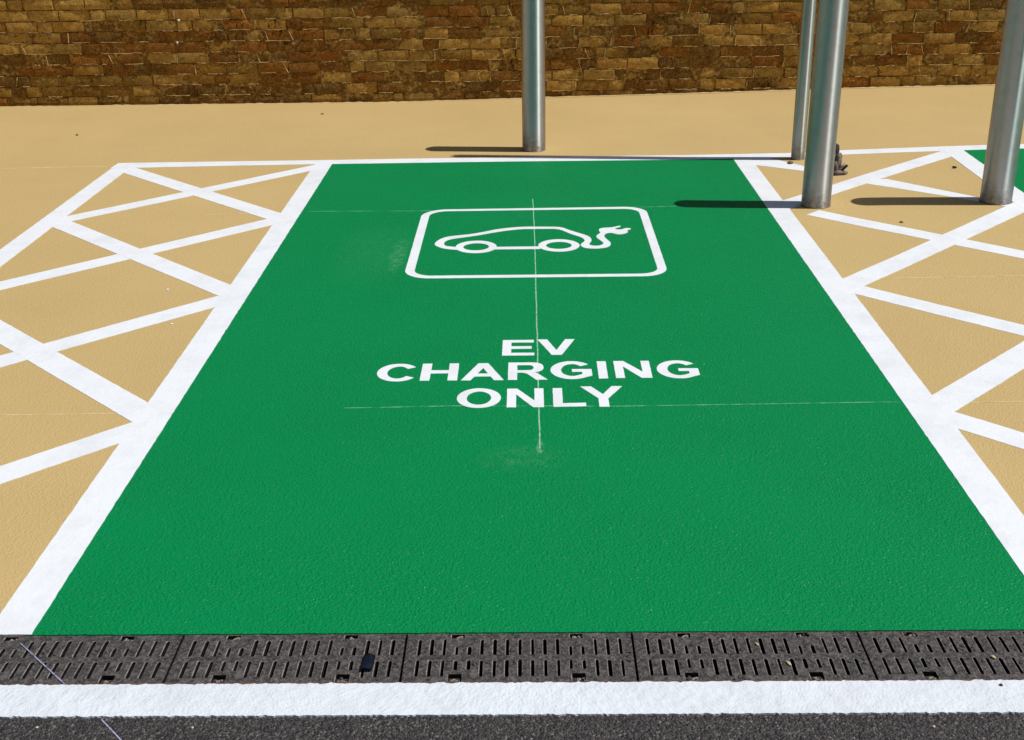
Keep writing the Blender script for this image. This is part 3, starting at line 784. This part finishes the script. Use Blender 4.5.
# lime ridges squeezed out along some brick edges (L-shaped smears that catch the sun)
bm = bmesh.new(); random.seed(23)
for l in sorted(single):
    if random.random() > .75: continue
    k, x, hd = l; L = (.113 if hd else BL)
    zb = course_bottom(k)+.002; ymid = -.006
    n = random.randint(4, 8); a0 = random.uniform(-.5, .2); a1 = random.uniform(a0+.25, .52)
    pts = [(x+L*(a0+(a1-a0)*i/n), ymid+random.uniform(-.002, .004), zb+random.uniform(-.0025, .0035)) for i in range(n+1)]
    sweep(bm, pts, [random.uniform(.0012, .0036) for _ in pts], seg=4)
    if random.random() < .30:
        sx = random.choice((-1, 1, 1)); xx = x+L*.5*sx if random.random() < .6 else x+random.uniform(-.4, .4)*L
        sl = random.uniform(-.035, .02)
        pts = [(xx+sl*(i/4), ymid+random.uniform(-.001, .003), zb+CP*.9*(i/4)*random.uniform(.9, 1)) for i in range(5)]
        sweep(bm, pts, [random.uniform(.0012, .0042) for _ in pts], seg=4)
sm = from_bm('mortar_smears', bm, m_flat('pale_lime', (.66, .47, .20), .9, 60, .4), wall); sm['kind'] = 'stuff'
for (x, z, r) in ((-2.578, .614, .009), (-2.607, .455, .007)):  # two tiny white spots on the brick faces
    bm = bmesh.new(); blob(bm, (x, -.012, z), r, x, 1.0); o = from_bm('white_fleck', bm, MAT['white'], wall, True)
# ragged foot where the coating laps up the wall
bm = bmesh.new()
prev = None
for i in range(900):
    x = -9+.02*i
    z = g(x, WY); h = .004+.008*abs(noise.noise(Vector((x*12, 0, 0))))+.004*abs(noise.noise(Vector((x*50, 0, 0))))
    cur = (bm.verts.new((x, -.022-.005*noise.noise(Vector((x*20, 3, 0))), z+.0005)), bm.verts.new((x, -.006, z+h)))
    if prev: bm.faces.new((prev[0], cur[0], cur[1], prev[1]))
    prev = cur
from_bm('foot_fillet', bm, MAT['tan'], wall)

# ------------------------------------------------------------------ small loose things
def pebble(x, y, r, z, mat, label, name='pebble', cat='pebble', flat=.6):
    bm = bmesh.new(); blob(bm, (0, 0, 0), r, x*7+y, flat)
    o = from_bm(name, bm, mat, None, True); o.location = (x, y, z+r*flat*.6); tag(o, label, cat); return o
stone_b = m_flat('brown_stone', (.16, .10, .05), bs=90); stone_d = m_flat('dark_stone', (.04, .035, .03), bs=90)
husk = m_flat('straw_husk', (.55, .46, .24), bs=90)
pebble(-1.062, -.335, .0032, 0, MAT['grit'], 'tiny white stone on the asphalt at the bottom left corner')
pebble(-.735, -.338, .0030, 0, MAT['grit'], 'tiny white stone on the asphalt right of the slanting bluish line')
pebble(.800, -.345, .0034, 0, husk, 'tiny straw coloured stone on the asphalt at the bottom right')
pebble(.984, -.214, .0042, .004, stone_d, 'tiny dark chip lying on the white road line at the right')
pebble(1.505, 4.69, .017, g(1.5, 4.69)+.003, stone_b, 'small brown stone on the ground beside the foot of the thin post', flat=.5)
pebble(2.374, 4.44, .012, g(2.44, 4.44)+.001, stone_d, 'small dark stone on tan ground left of the right bollard', flat=.5)
pebble(2.25, 2.72, .008, g(2.25, 2.72), stone_d, 'small dark stone between stripes at the far right edge', flat=.5)
pebble(-1.50, 6.43, .011, g(-1.5, 6.43), stone_b, 'small dark stone on the tan ground close to the wall foot', flat=.5)
pebble(-3.05, 5.78, .010, 0, stone_b, 'small dark stone on the tan ground in the far left corner', flat=.5)
pebble(1.79, 3.41, .009, g(1.79, 3.41), stone_b, 'small brown speck of stone just right of the middle bollard foot', flat=.5)
pebble(-1.56, 2.52, .007, 0, MAT['white'], 'tiny drip of white paint on tan ground inside the left hatching', name='paint_drip', cat='paint drip', flat=.3)
pebble(-1.43, 2.10, .006, 0, MAT['white'], 'tiny drip of white paint on tan ground close to the left bay line', name='paint_drip', cat='paint drip', flat=.3)
def fleck(x, y, z, L, wd, rz, mat, label, name, cat):
    bm = bmesh.new(); n = 6; top = []; bot = []
    for i in range(n+1):
        u = i/n; h = wd*math.sin(math.pi*min(.97, max(.06, u)))**.7/2
        zz = .0015*math.sin(u*4)+.0012
        top.append((bm.verts.new((L*(u-.5), h, zz)), bm.verts.new((L*(u-.5), 0, zz+.001)), bm.verts.new((L*(u-.5), -h, zz))))
        bot.append((bm.verts.new((L*(u-.5), h, zz-.0008)), bm.verts.new((L*(u-.5), -h, zz-.0008))))
    for i in range(n):
        a, b = top[i], top[i+1]; c_, d = bot[i], bot[i+1]
        bm.faces.new((a[0], a[1], b[1], b[0])); bm.faces.new((a[1], a[2], b[2], b[1])); bm.faces.new((c_[0], d[0], d[1], c_[1]))
        bm.faces.new((a[0], b[0], d[0], c_[0])); bm.faces.new((a[2], c_[1], d[1], b[2]))
    bmesh.ops.recalc_face_normals(bm, faces=bm.faces[:])
    o = from_bm(name, bm, mat, None, True); o.location = (x, y, z); o.rotation_euler = (0, 0, rz); tag(o, label, cat)
fleck(1.005, -.108, .001, .014, .007, R(-50), husk, 'pale straw seed husk on the rightmost grate beside a slot', 'seed_husk', 'seed husk')
fleck(.545, -.128, .001, .018, .007, R(-60), husk, 'yellowish seed husk stuck across a slot of the grate right of centre', 'seed_husk', 'seed husk')
fleck(.487, -.055, .001, .012, .005, R(-60), husk, 'thin yellow fleck on the upper rib of the grate right of centre', 'seed_husk', 'seed husk')
# scrap of navy plastic over a slot
bm = bmesh.new(); n = 6; rows = []
for i in range(n+1):
    r_ = []
    for j in range(n+1):
        u, v = i/n, j/n
        xx = -.4045+.033*u + .006*(v) - .003*v*v + .004*noise.noise(Vector((u*3, v*5, 7))); yy = -.150+.064*v+ .004*math.sin(u*3.1)*(1 if v > .5 else -.3)
        r_.append(bm.verts.new((xx+.402, yy+.12, .004*math.sin(u*math.pi)+.0015*noise.noise(Vector((u*4, v*4, 1))))))
    rows.append(r_)
for i in range(n):
    for j in range(n): bm.faces.new((rows[i][j], rows[i+1][j], rows[i+1][j+1], rows[i][j+1]))
ret = bmesh.ops.solidify(bm, geom=bm.faces[:], thickness=.0012)
o = from_bm('plastic_scrap', bm, MAT['navy'], None, True); o.location = (-.4085, -.122, .0035); o.scale = (.84, .84, 1)
tag(o, 'scrap of navy blue plastic lying over a slot of the drain grate', 'plastic scrap')
